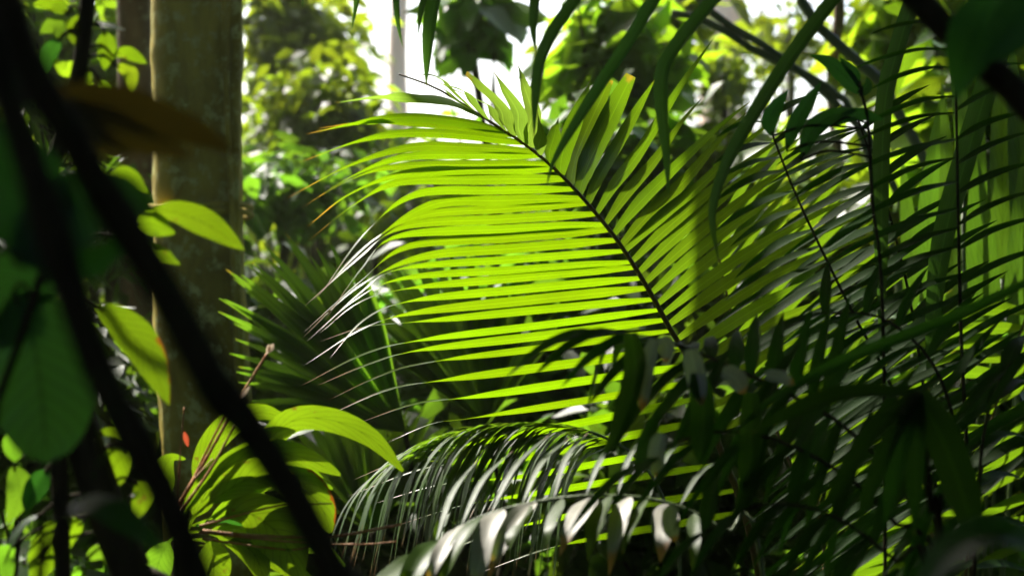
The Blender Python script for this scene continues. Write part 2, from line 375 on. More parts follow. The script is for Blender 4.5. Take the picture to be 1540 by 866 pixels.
BG = [
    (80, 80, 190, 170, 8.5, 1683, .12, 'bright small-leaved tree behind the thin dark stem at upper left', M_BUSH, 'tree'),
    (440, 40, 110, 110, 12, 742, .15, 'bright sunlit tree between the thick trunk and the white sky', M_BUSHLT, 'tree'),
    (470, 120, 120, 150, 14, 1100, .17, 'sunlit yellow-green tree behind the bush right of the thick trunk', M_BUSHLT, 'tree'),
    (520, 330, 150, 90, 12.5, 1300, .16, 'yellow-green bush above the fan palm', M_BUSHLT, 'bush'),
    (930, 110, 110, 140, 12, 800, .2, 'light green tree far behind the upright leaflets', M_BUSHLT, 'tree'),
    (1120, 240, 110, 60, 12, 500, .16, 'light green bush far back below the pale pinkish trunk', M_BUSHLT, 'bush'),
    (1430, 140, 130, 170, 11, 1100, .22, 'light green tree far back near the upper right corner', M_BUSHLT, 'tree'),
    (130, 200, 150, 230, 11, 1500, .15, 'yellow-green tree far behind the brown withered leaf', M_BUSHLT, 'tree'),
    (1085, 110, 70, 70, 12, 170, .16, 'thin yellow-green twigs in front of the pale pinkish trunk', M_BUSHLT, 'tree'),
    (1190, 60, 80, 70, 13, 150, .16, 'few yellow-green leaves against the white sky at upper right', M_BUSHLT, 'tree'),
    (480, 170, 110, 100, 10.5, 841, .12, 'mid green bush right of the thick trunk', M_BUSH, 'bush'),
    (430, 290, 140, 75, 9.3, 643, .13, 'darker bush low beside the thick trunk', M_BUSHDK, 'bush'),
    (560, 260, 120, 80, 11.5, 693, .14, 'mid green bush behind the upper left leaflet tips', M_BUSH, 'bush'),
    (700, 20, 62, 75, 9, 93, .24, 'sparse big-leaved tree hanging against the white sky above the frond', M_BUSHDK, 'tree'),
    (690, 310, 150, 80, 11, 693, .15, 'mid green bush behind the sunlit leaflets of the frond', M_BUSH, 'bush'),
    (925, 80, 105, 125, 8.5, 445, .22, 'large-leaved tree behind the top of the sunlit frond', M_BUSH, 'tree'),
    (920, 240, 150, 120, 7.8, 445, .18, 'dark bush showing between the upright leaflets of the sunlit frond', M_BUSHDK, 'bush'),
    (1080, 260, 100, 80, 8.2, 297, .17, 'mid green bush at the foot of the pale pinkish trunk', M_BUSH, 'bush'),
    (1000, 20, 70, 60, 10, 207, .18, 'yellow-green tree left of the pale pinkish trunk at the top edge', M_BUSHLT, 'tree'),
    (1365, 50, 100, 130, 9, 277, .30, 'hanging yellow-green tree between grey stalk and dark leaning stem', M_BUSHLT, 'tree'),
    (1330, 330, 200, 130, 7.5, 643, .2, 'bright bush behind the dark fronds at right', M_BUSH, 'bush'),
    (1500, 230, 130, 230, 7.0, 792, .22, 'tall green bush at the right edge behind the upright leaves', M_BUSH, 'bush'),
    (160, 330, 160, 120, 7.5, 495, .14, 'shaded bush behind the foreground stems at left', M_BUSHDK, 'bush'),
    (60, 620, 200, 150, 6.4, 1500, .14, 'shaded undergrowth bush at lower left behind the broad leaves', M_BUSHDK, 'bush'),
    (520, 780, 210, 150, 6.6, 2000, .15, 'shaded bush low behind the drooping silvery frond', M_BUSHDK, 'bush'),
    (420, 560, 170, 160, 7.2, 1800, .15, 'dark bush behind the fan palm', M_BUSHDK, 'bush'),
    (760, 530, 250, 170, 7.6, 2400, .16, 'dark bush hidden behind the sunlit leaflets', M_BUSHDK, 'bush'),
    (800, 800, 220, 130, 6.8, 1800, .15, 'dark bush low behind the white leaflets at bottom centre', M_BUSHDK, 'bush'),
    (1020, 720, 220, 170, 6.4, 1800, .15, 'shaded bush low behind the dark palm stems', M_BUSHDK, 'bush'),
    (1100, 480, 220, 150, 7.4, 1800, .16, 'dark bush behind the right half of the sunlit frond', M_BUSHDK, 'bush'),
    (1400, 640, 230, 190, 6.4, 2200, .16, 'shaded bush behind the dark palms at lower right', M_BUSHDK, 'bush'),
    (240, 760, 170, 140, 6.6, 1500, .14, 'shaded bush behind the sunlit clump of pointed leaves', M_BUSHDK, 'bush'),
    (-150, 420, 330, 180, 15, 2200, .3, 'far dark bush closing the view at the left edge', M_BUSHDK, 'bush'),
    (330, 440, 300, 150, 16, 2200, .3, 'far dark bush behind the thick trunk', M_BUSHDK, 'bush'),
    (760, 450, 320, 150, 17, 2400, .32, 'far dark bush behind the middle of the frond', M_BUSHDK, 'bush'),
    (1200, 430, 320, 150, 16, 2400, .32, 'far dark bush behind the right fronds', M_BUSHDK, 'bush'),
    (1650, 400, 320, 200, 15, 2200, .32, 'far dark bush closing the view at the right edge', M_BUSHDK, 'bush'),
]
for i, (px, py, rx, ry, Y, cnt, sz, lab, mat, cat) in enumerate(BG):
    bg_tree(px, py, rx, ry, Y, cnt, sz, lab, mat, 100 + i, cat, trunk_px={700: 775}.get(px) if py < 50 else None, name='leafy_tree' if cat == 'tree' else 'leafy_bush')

# ------------------------------------------------------------------ trunks
def trunk(name, pts, r, mat, label, cat='tree', sides=24, n=40, bump=.02, group=None, part='trunk'):
    t = thing(name, (pts[0].x, pts[0].y, 0), label, cat, group)
    MB().tube(pts, r, sides, n, bump, random.Random(5)).build(part, mat, t)
    return t
def G(px, Y): q = P(px, 433, Y); q.z = 0; return q
k6 = K * 6.0
big = trunk('tall_tree', [G(318, 6), P(312, 700, 6), P(300, 433, 6), P(297, 200, 6), P(296, -100, 6), P(292, -900, 6), P(285, -2000, 6)],
            lambda t: k6 * (70 - 8 * t + 30 * max(0, .06 - t) / .06 + 2.2 * max(0, math.sin(t * 90)) ** 5 + 1.5 * math.sin(t * 37)), M_TRUNK, 'thick mossy brown trunk rising at left with a pale sunlit left edge', n=140)
cr = MB(); leaf_cloud(cr, (-2.4, 6.6, 7.4), (3.2, 3.2, 1.6), 3500, .4, 55, clumps=90, tight=.18, keep=keep_shade); cr.build('crown', M_SHADELEAF, big)  # crown out of view, added for shade and cut open toward LIT points
rt = MB()
rt.tube([P(345, -400, 5.87), P(337, 0, 5.86), P(342, 180, 5.86), P(348, 300, 5.86), P(352, 440, 5.86), P(365, 800, 5.86)], .008, 6, 24)
rt.build('hanging_root', M_TRUNK, big)
rt = MB(); rt.tube([P(352, -400, 5.92), P(356, 0, 5.9), P(352, 200, 5.9), P(358, 500, 5.9), P(385, 900, 5.9)], .016, 8, 24); rt.build('hanging_root', M_TRUNK, big)
co = MB()
for yy in (312, 322):
    q = [Vector(((300 - 770) * k6 + .155 * math.cos(a), 6 + .155 * math.sin(a), P(0, yy + 3 * math.sin(a * 2), 6).z)) for a in np.linspace(0, 2 * math.pi, 24)]
    co.tube(q, .010, 6, 48)
co.build('bark_collar', M_TRUNK, big)
t = trunk('slim_tree', [G(205, 7.5), P(205, 433, 7.5), P(203, 100, 7.5), P(196, -300, 7.5), P(180, -900, 7.5)], K * 7.5 * 26, M_BROWNBARK, 'slimmer brown trunk partly hidden left of the thick mossy trunk')
t = trunk('pale_tree', [G(1085, 20), P(1083, 433, 20), P(1086, 100, 20), P(1096, -300, 20), P(1100, -900, 20)], lambda t: K * 20 * (36 - 10 * t), M_PALE, 'pale pinkish trunk far back against the white sky')
t = trunk('grey_tree', [G(610, 20), P(607, 433, 20), P(598, 100, 20), P(601, -100, 20), P(590, -900, 20)], lambda t: K * 20 * (17 - 8 * t), M_PALE, 'thin pale trunk standing in the white sky left of centre')
for px, lab in ((1150, 'thin straight pale stem nearest the pinkish trunk'), (1187, 'thin straight pale stem, middle of the three behind the long slanting strap'), (1222, 'thin pale stem behind the small dark leaves')):
    trunk('slender_stem', [G(px, 19), P(px, 433, 19), P(px - 4, 100, 19), P(px + 2, -100, 19), P(px + 9, -700, 19)], K * 19 * 3, M_PALE, lab, 'stem', 8, 14, group='thin pale stems against the sky', part='stem')
trunk('bent_stem', [G(1270, 9), P(1262, 300, 9), P(1250, 120, 9), P(1262, 0, 9), P(1240, -500, 9)], K * 9 * 9, M_BROWNBARK, 'reddish bent stem behind the small dark oval leaves', 'stem', 10, 20, part='stem')
for pts, r, lab in (([(1010, -60), (1070, 20), (1150, 70), (1240, 140), (1330, 250), (1400, 500), (1420, 1433)], 6, 'grey-green slanting stalk crossing the white sky, the upper of two'),
                    ([(1010, 20), (1060, 30), (1150, 85), (1225, 120), (1290, 190), (1360, 500), (1380, 1433)], 5.5, 'green slanting stalk crossing the pale trunk, the lower of two'),
                    ([(1180, -80), (1215, 20), (1280, 85), (1340, 150), (1440, 420), (1480, 1433)], 8, 'grey stalk slanting down behind the long dark strap')):
    q = pp(pts[:-1], 6.5)[::-1]; q = [G(pts[-1][0], 6.5)] + q
    trunk('slanting_stalk', q, K * 6.5 * r, M_GREENSTEM, lab, 'stalk', 10, 30, part='stalk', group='slanting stalks behind the fronds')

# ------------------------------------------------------------------ palms
UPN = Vector((-.15, .70, .70))        # sunny side of a frond whose underside faces the camera
TIPN = Vector((-.35, -.42, .84))      # where the leaflet rolls over and shows its glossy top
def leaflet(parent, pts, wid, mat, n0=UPN, n1=TIPN, prof='leaflet', fold=.2, segs=16, name='leaflet', **kw):
    return MB().blade(pts, wid, n0, n1, prof, fold, segs, **kw).build(name, mat, parent)

def rachis(root, pts, r0, r1, mat=M_RACHIS, sides=8, n=50):
    return MB().tube(pts, (r1, r0), sides, n).build('frond', mat, root)

def pinnate(root, rp, Y, sides, r=(.006, .002), mat=M_DARKPALM, stalk=M_DARKBARK, seed=1, foot=None):
    """frond: rachis through pixel points tip-first, then leaflets on each side spec
       (count, t0, t1, tip offset at t0, tip offset at t1, sag px, dY, width px, n0, n1)"""
    rn = random.Random(seed)
    pts = pp(rp, Y)
    q = spline(pts, 60)
    full = pts + ([foot] if foot is not None else [])
    fr = MB().tube(full, (r[1], r[0]), 7, 60).build('frond', stalk, root)
    for (cnt, t0, t1, o0, o1, sag, dY, wpx, n0, n1) in sides:
        for i in range(cnt):
            f = i / max(1, cnt - 1); t = t0 + (t1 - t0) * f + rn.uniform(-.008, .008)
            b = at(q, t); yb = b.y
            sc = K * yb; j = rn.uniform(.86, 1.12)
            ox = (o0[0] + (o1[0] - o0[0]) * f) * j; oy = (o0[1] + (o1[1] - o0[1]) * f) * j + rn.uniform(-9, 9)
            tipv = b + Vector((ox * sc, dY * (.8 + .4 * rn.random()), -oy * sc))
            m1 = b.lerp(tipv, .35) + Vector((0, 0, sag * sc * .9)); m2 = b.lerp(tipv, .7) + Vector((0, 0, sag * sc * .8))
            leaflet(fr, [b, m1, m2, tipv], wpx * sc * rn.uniform(.85, 1.15), mat, n0, n1, 'leaflet', rn.uniform(.1, .4), 12, rnd=rn)
    return fr

# --- main palm
MP = thing('feather_palm', (0.62, 4.25, 0), 'palm with the big sunlit yellow-green feather frond in the centre', 'palm')
RP = [(600, 112), (660, 135), (735, 182), (800, 225), (860, 280), (925, 357), (975, 435), (1008, 495), (1045, 560), (1085, 680), (1125, 790), (1160, 1000)]
rpts = [P(x, y, 3.95 + .0009 * (y - 500)) for x, y in RP]
FR = MB().tube(rpts + [Vector((.62, 4.25, 0))], lambda t: .0016 + .0085 * min(1, t * 1.35), 10, 90).build('frond', M_RACHIS, MP)
rq = spline(rpts, 120)
def plane_n(b, d):
    i = min(range(len(rq)), key=lambda k: (rq[k] - b).length); r_ = rq[min(i + 3, 120)] - rq[max(i - 3, 0)]
    n_ = d.cross(r_).normalized()
    return n_ if n_.y > 0 else -n_
def rach_at(py):
    best = min(rq, key=lambda p: abs((CAMZ - p.z) / (K * p.y) + 433 - py)); return best.copy()
rnm = random.Random(21)
# left leaflets: rachis py, [mid points], tip   (photo pixels)
LEFT = [
    (172, (640, 148, .0), (505, 160)), (196, (630, 176, 0), (468, 207)), (205, (620, 182, 0), (480, 200)),
    (214, (630, 199, 0), (457, 240)), (226, (620, 221, 0), (440, 291)), (237, (620, 236, 0), (438, 313)), (247, (600, 252, 0), (450, 308)),
    (258, (600, 262, 0), (447, 343)), (270, (615, 274, 0), (453, 358)), (283, (630, 292, 0), (468, 436)), (296, (640, 308, 0), (474, 450)),
    (309, (630, 325, 0), (470, 440)), (322, (620, 340, 0), (452, 468)), (336, (612, 355, 0), (476, 478)), (349, (622, 371, 0), (458, 505)),
    (363, (618, 388, 0), (448, 508)), (377, (615, 404, 0), (470, 500)), (391, (612, 419, 0), (452, 510)), (405, (615, 434, 0), (466, 498)),
    (420, (618, 452, 0), (480, 531)), (436, (622, 470, 0), (470, 541)), (452, (628, 484, 0), (472, 520)),
    (468, (640, 512, 0), (460, 573)), (484, (640, 528, 0), (473, 588)), (500, (650, 546, 0), (491, 607)), (522, (665, 572, 0), (500, 622)),
    (546, (700, 598, 0), (549, 637)), (572, (720, 628, 0), (581, 667)), (600, (740, 662, 0), (523, 722)), (630, (760, 690, 0), (526, 738)), (664, (780, 716, 0), (551, 762)),
    (700, (800, 742, 0), (590, 800)), (735, (850, 775, 0), (640, 850)), (770, (900, 810, 0), (720, 870)),
]
for i, (py, mid, tip) in enumerate(LEFT):
    b = rach_at(py); tx, ty = tip
    jw = rnm.uniform(.82, 1.08); up = py > 190
    m1 = P((b.x / (K * b.y) + 770) * .5 + mid[0] * .5, (433 - (b.z - CAMZ) / (K * b.y)) * .45 + mid[1] * .55 - (2 if up else 6), b.y - .06)
    m2 = P(mid[0] + rnm.uniform(-14, 14), mid[1] + rnm.uniform(-1, 1), b.y - .14)
    m3 = P(mid[0] * .5 + tx * .5, mid[1] * .52 + ty * .48 - (10 if py > 270 else 7) , b.y - .2)
    tp = P(tx + rnm.uniform(-16, 16), ty + rnm.uniform(-9, 9), b.y - .26 + rnm.uniform(-.06, .06))
    wv = .0196 * jw if py > 200 else .022 * jw
    if py in (172, 186): wv = .03
    leaflet(FR, [b, m1, m2, m3, tp], wv, M_SUNPALM if py > 190 else M_TOPLEAF, plane_n(b, m2 - b) + Vector((rnm.uniform(-.06, .06), 0, rnm.uniform(-.07, .07))), (Vector((-.3, .35 + rnm.uniform(-.2, .2), .85)) if py < 280 else Vector((-.35 + rnm.uniform(-.15, .1), -.75 + rnm.uniform(-.35, .45), .84))),
            prof=lambda t: (.5 + .5 * min(1, t / .12)) * (1 if t < .44 else 1 - .66 * ((t - .44) / .30) ** 1.3 if t < .74 else .34 * (1 - ((t - .74) / .26) ** 1.5)), fold=rnm.uniform(.1, .3), segs=30, rnd=rnm, tw=(.52 + rnm.uniform(-.05, .05), .86))
RIGHT = [
    (166, (660, 118), (606, 108), .018, 'leaflet'), (172, (670, 135), (618, 114), .022, 'leaflet'), (180, (700, 140), (640, 118), .024, 'leaflet'), (196, (735, 160), (660, 125), .02, 'leaflet'), (205, (752, 165), (700, 113), .036, 'blunt'),
    (214, (778, 168), (742, 108), .034, 'strap'), (224, (800, 170), (778, 96), .032, 'strap'), (236, (814, 205), (808, 168), .024, 'ovate'),
    (249, (832, 210), (840, 176), .03, 'strap'), (262, (855, 205), (888, 121), .032, 'strap'), (276, (878, 205), (917, 120), .036, 'blunt'),
    (290, (900, 215), (950, 114), .04, 'blunt'), (306, (928, 220), (986, 118), .04, 'strap'), (322, (960, 240), (1076, 54), .042, 'leaflet'),
    (338, (985, 250), (1058, 145), .042, 'leaflet'), (352, (1000, 275), (1132, 150), .044, 'leaflet'), (366, (1030, 280), (1128, 165), .044, 'leaflet'),
    (380, (1050, 290), (1178, 170), .044, 'leaflet'), (396, (1065, 300), (1196, 196), .044, 'leaflet'), (412, (1080, 310), (1215, 200), .044, 'leaflet'),
    (428, (1090, 330), (1235, 220), .044, 'leaflet'), (444, (1105, 345), (1260, 240), .044, 'leaflet'), (460, (1115, 365), (1270, 265), .044, 'leaflet'),
    (476, (1130, 385), (1300, 290), .044, 'leaflet'), (492, (1140, 405), (1310, 320), .044, 'leaflet'), (510, (1150, 430), (1320, 350), .044, 'leaflet'),
    (530, (1160, 460), (1330, 390), .042, 'leaflet'), (552, (1170, 490), (1330, 430), .042, 'leaflet'), (580, (1180, 530), (1340, 480), .042, 'leaflet'),
    (612, (1190, 570), (1350, 530), .04, 'leaflet'), (650, (1200, 610), (1350, 580), .04, 'leaflet'),
]
for py, mid, tip, wv, pf in RIGHT:
    b = rach_at(py); bx = b.x / (K * b.y) + 770; by = 433 - (b.z - CAMZ) / (K * b.y)
    sl = -8 if py > 320 else 0; sg = 1 if py > 270 else -1
    pts = [b, P(bx * .5 + mid[0] * .5 - 3, by * .5 + mid[1] * .5 + sl * .6, b.y + .06 * sg), P(mid[0], mid[1] + sl, b.y + .14 * sg), P(mid[0] * .45 + tip[0] * .55, mid[1] * .45 + tip[1] * .55 + sl, b.y + .2 * sg), P(tip[0], tip[1], b.y + .2 * sg)]
    leaflet(FR, pts, wv * (1.1 if py < 300 else .66) * rnm.uniform(.92, 1.08), M_TOPLEAF if py < 240 else M_GREENPALM, plane_n(b, pts[2] - b) + Vector((rnm.uniform(-.1, .1), 0, rnm.uniform(-.1, .1))), plane_n(b, pts[2] - b) + Vector((.1, .2, rnm.uniform(-.2, .1))), pf, rnm.uniform(.12, .3), 20, rnd=rnm)

# --- second green frond of the same palm, behind the dark ones
n_up = (-.3, .75, .6)
pinnate(MP, [(1075, 360), (1100, 470), (1140, 580), (1190, 700), (1240, 840)], 4.7,
        [(24, .0, .95, (170, -230), (330, -150), 14, .25, 26, n_up, n_up)], (.008, .003), M_GREENPALM, M_RACHIS, 31, foot=Vector((.62, 4.3, 0)))
# low palm at right behind
BP = thing('feather_palm', G(1430, 5.0), 'green feather palm glimpsed behind the dark stems at lower right', 'palm')
pinnate(BP, [(1545, 470), (1500, 600), (1470, 740), (1450, 900)], 4.9, [(17, 0, .95, (-240, 60), (-260, 60), 24, -.15, 27, n_up, n_up), (12, 0, .9, (170, -60), (200, -40), 10, .2, 27, n_up, n_up)], (.008, .003), M_GREENPALM, M_RACHIS, 32, foot=G(1430, 5))
pinnate(BP, [(1250, 600), (1330, 680), (1400, 800), (1430, 900)], 5.1, [(13, 0, .95, (-30, 130), (-210, 60), 14, -.1, 25, n_up, n_up), (13, 0, .95, (80, -110), (160, -110), 10, .2, 26, n_up, n_up)], (.008, .003), M_GREENPALM, M_RACHIS, 33, foot=G(1430, 5))

# --- silvery drooping frond, lower centre
SP = thing('drooping_palm', G(980, 3.6), 'low palm whose arching frond hangs fine grey-green leaflets at lower centre', 'palm')
rs = [(660, 700), (690, 672), (730, 652), (790, 640), (870, 644), (960, 690), (1010, 790), (1020, 950)]
fr = MB().tube(pp(rs, 3.62) + [G(980, 3.6)], (.0015, .007), 7, 60).build('frond', M_GREENSTEM, SP)
q = spline(pp(rs[:6], 3.62), 60); rn = random.Random(40)
for i in range(64):
    f = i / 63; b = at(q, .02 + .86 * f); sc = K * 3.6
    dx = -150 + 55 * f + rn.uniform(-22, 22); dy = 150 + 45 * math.sin(f * 2.4) + rn.uniform(-35, 30)
    y2 = -.05 - .25 * rn.random()
    pts = [b, b + Vector((dx * .42 * sc, y2 * .4, (4 - 10 * f) * sc)), b + Vector((dx * .8 * sc, y2 * .8, -dy * .34 * sc)), b + Vector((dx * sc, y2, -dy * sc))]
    leaflet(fr, pts, 14 * sc * rn.uniform(.7, 1.25), M_SILVER, (-.35, .1, .93), (-.85, -.35, .4), 'leaflet', rn.uniform(.1, .3), 18, rnd=rn)
for i in range(14):
    f = i / 13; b = at(q, .25 + .62 * f); sc = K * 3.6
    dx = -90 - 50 * f + rn.uniform(-14, 14); dy = 70 + 60 * rn.random()
    pts = [b, b + Vector((dx * .5 * sc, -.1, -dy * .3 * sc)), b + Vector((dx * sc, -.3, -dy * 1.3 * sc))]
    leaflet(fr, pts, 11 * sc, M_SILVER, (-.3, -.1, .95), (-.6, -.5, .6), 'leaflet', .2, 14, rnd=rn)

# --- dark palms at right, in the shade and nearer
dn = (-.1, -.35, .93); dn2 = (-.25, -.75, .6)
WP = thing('shade_palm', G(1240, 2.9), 'palm in front whose short broad leaflets shine white at bottom centre', 'palm')
wq = [(612, 880), (650, 822), (720, 778), (820, 752), (920, 745), (1010, 758), (1090, 800), (1150, 880)]
fr = MB().tube(pp(wq, 2.9) + [G(1240, 2.9)], (.0018, .007), 7, 60).build('frond', M_GREENSTEM, WP)
q = spline(pp(wq, 2.9), 60); rn = random.Random(50)
for i in range(15):
    f = i / 14; b = at(q, .04 + .72 * f + rn.uniform(-.02, .02)); sc = K * 2.9
    dx = -75 + 60 * f + rn.uniform(-26, 26); dy = 88 + rn.uniform(-30, 35)
    pts = [b, b + Vector((dx * .35 * sc, -.06, -14 * sc)), b + Vector((dx * .75 * sc, -.11, -dy * .55 * sc)), b + Vector((dx * sc, -.12, -dy * sc))]
    leaflet(fr, pts, 36 * sc * rn.uniform(.65, 1.2), M_WHITE if i % 2 and 2 < i < 14 else M_GREENPALM, (-.3 + rn.uniform(-.4, .4), -.40, .86), (-.45 + rn.uniform(-.4, .4), -.75, .45), 'lance', rn.uniform(.1, .5), 20, c=2, rnd=rn, wave=.018)
for i in range(9):
    f = i / 8; b = at(q, .12 + .6 * f); sc = K * 2.9
    e = b + Vector(((80 + rn.uniform(-20, 20)) * sc, .2, (110 - 40 * f + rn.uniform(-10, 10)) * sc))
    leaflet(fr, [b, b.lerp(e, .5) + Vector((-8 * sc, 0, 10 * sc)), e], 11 * sc, M_SILVER, (-.3, -.4, .86), (-.3, -.4, .86), 'lance', .25, 12, rnd=rn)

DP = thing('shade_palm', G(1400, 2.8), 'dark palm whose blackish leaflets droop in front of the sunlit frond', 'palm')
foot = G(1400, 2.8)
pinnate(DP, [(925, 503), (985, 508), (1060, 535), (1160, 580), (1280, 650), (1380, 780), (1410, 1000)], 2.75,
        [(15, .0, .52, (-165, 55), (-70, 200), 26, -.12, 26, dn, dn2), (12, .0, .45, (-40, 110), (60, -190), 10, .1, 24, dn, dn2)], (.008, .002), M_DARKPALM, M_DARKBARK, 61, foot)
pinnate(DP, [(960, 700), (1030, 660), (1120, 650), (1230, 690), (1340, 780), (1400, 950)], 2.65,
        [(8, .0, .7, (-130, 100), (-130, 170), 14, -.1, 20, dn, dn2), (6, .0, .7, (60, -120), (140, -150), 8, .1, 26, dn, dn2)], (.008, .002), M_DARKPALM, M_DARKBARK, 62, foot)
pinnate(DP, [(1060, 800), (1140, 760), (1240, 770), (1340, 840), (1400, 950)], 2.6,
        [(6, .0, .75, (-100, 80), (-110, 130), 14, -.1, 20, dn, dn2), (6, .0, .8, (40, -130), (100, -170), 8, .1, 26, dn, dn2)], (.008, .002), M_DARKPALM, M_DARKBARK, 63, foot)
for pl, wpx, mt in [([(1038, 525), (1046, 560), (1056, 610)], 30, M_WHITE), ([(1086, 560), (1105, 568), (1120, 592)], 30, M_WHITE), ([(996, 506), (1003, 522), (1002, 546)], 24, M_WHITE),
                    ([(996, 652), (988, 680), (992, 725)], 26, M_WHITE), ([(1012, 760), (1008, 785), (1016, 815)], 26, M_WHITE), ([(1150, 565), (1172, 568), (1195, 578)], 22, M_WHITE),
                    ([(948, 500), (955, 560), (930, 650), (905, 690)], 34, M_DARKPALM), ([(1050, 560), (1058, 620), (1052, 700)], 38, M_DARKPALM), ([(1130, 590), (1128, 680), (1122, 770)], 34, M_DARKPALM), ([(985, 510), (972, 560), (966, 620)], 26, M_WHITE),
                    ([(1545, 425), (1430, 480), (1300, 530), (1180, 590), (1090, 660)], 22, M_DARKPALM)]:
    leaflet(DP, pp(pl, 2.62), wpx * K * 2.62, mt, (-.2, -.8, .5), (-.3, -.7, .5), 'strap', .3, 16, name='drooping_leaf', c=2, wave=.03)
DP2 = thing('shade_palm', G(1420, 3.4), 'dark palm with slanting midrib and striped black leaflets right of the frond', 'palm')
foot = G(1420, 3.4)
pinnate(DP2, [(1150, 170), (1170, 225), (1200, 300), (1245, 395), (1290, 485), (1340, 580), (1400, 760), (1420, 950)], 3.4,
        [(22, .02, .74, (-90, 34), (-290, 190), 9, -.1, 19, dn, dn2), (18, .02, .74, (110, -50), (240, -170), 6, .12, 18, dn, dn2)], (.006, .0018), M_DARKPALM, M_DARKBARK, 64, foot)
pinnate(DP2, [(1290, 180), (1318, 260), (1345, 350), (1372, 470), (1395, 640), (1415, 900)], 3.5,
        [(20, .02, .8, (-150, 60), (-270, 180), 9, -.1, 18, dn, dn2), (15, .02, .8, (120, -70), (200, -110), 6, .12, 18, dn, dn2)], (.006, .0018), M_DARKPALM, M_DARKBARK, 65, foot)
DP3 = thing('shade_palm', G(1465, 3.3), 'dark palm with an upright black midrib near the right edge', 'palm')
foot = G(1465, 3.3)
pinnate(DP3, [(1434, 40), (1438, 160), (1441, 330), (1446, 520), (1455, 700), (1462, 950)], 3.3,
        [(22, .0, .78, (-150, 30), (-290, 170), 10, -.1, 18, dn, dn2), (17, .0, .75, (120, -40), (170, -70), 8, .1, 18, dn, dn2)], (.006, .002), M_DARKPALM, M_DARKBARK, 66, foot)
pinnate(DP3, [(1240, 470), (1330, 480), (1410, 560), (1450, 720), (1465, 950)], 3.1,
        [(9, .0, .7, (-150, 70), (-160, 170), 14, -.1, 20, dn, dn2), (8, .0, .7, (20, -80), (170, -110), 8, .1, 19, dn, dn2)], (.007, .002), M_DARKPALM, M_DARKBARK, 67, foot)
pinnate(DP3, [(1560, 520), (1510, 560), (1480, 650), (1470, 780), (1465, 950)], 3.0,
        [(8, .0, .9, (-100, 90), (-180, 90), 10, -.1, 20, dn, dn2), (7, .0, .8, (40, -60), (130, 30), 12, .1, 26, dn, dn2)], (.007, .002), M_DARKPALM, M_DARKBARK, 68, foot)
LPm = thing('shade_palm', G(1290, 2.4), 'low black fan of broad leaflets spreading from the lower right', 'palm')
foot = G(1330, 2.4)
for i, (nx, ny) in enumerate([(1380, 590)]):
    st = MB().tube(pp([(nx, ny), (1400, 760), (1410, 900)], 2.4) + [foot], (.005, .009), 8, 30).build('stalk', M_DARKBARK, LPm)
    for dx, dy, ww in [(-150, 190, 28), (-95, 215, 28), (-50, 205, 28), (-5, 215, 28), (95, 240, 56), (-250, 60, 34)]:
        b = P(nx, ny, 2.4); e = P(nx + dx, ny + dy, 2.3)
        leaflet(LPm, [b, b.lerp(e, .5) + Vector((0, 0, .02)), e], ww * K * 2.4, M_DARKPALM, (-.1, -.6, .75), (-.2, -.8, .5), 'strap', .2, 14, name='leaf_segment')

# ------------------------------------------------------------------ strap leaves hanging from above
def strap_palm(label, Y, rp, straps, name='hanging_palm', mat=M_STRAP):
    t = thing(name, P(rp[0][0], rp[0][1], Y), label, 'palm')
    t.location.z = 0
    fr = MB().tube([Vector((t.location.x, Y, 0))] * 1 + pp(rp, Y), (.02, .004), 8, 40).build('frond', M_DARKBARK, t)
    q = spline(pp(rp, Y), 80)
    for pts, wpx in straps:
        w0 = pp(pts, Y); b = min(q, key=lambda p: (p - w0[0]).length)
        leaflet(t, [b] + w0, wpx * K * Y, mat, (-.5, -.8, .3), (-.5, -.8, .3), 'strap', .35, 26, name='strap_leaf')
    return t
strap_palm('overhead palm hanging long dark slanting straps across the top centre', 3.0, [(1760, 700), (1700, 100), (1500, -150), (1250, -180), (1000, -170), (760, -150)], [
    ([(1300, -60), (1255, 0), (1195, 80), (1140, 165), (1095, 245), (1072, 320), (1082, 400)], 26),
    ([(1130, -70), (1075, 0), (1030, 55), (1000, 100), (996, 150), (1003, 230), (1006, 300)], 26),
    ([(1030, -70), (985, 0), (940, 75), (890, 150), (835, 240), (822, 282)], 25),
    ([(905, -70), (866, 0), (830, 55), (812, 100), (806, 150), (803, 210)], 24),
    ([(808, -60), (806, 0), (803, 40), (806, 82)], 20),
    ([(1150, 140), (1110, 250), (1040, 300), (970, 350), (940, 362)], 32)][:5])
strap_palm('overhead palm with short dark leaf tips hanging against the white sky', 3.3, [(-330, -420), (-100, -330), (300, -220), (500, -170), (680, -160)], [
    ([(672, -60), (655, 0), (646, 60), (641, 132)], 27), ([(652, -60), (638, 0), (632, 30), (629, 56)], 15), ([(596, -60), (597, 0), (600, 40), (606, 72)], 13),
    ([(545, -60), (538, 0), (533, 25), (529, 46)], 14), ([(460, -60), (456, 0), (455, 14)], 8)])
strap_palm('dim green straps hanging upright behind the dark fronds at right', 3.4, [(1700, 700), (1660, 0), (1560, -160), (1420, -140), (1340, -120)], [
    ([(1390, -60), (1358, 50), (1332, 150), (1326, 300), (1327, 430), (1322, 520)], 28), ([(1560, -60), (1500, 90), (1450, 250), (1420, 360), (1405, 470), (1395, 600)], 38)])
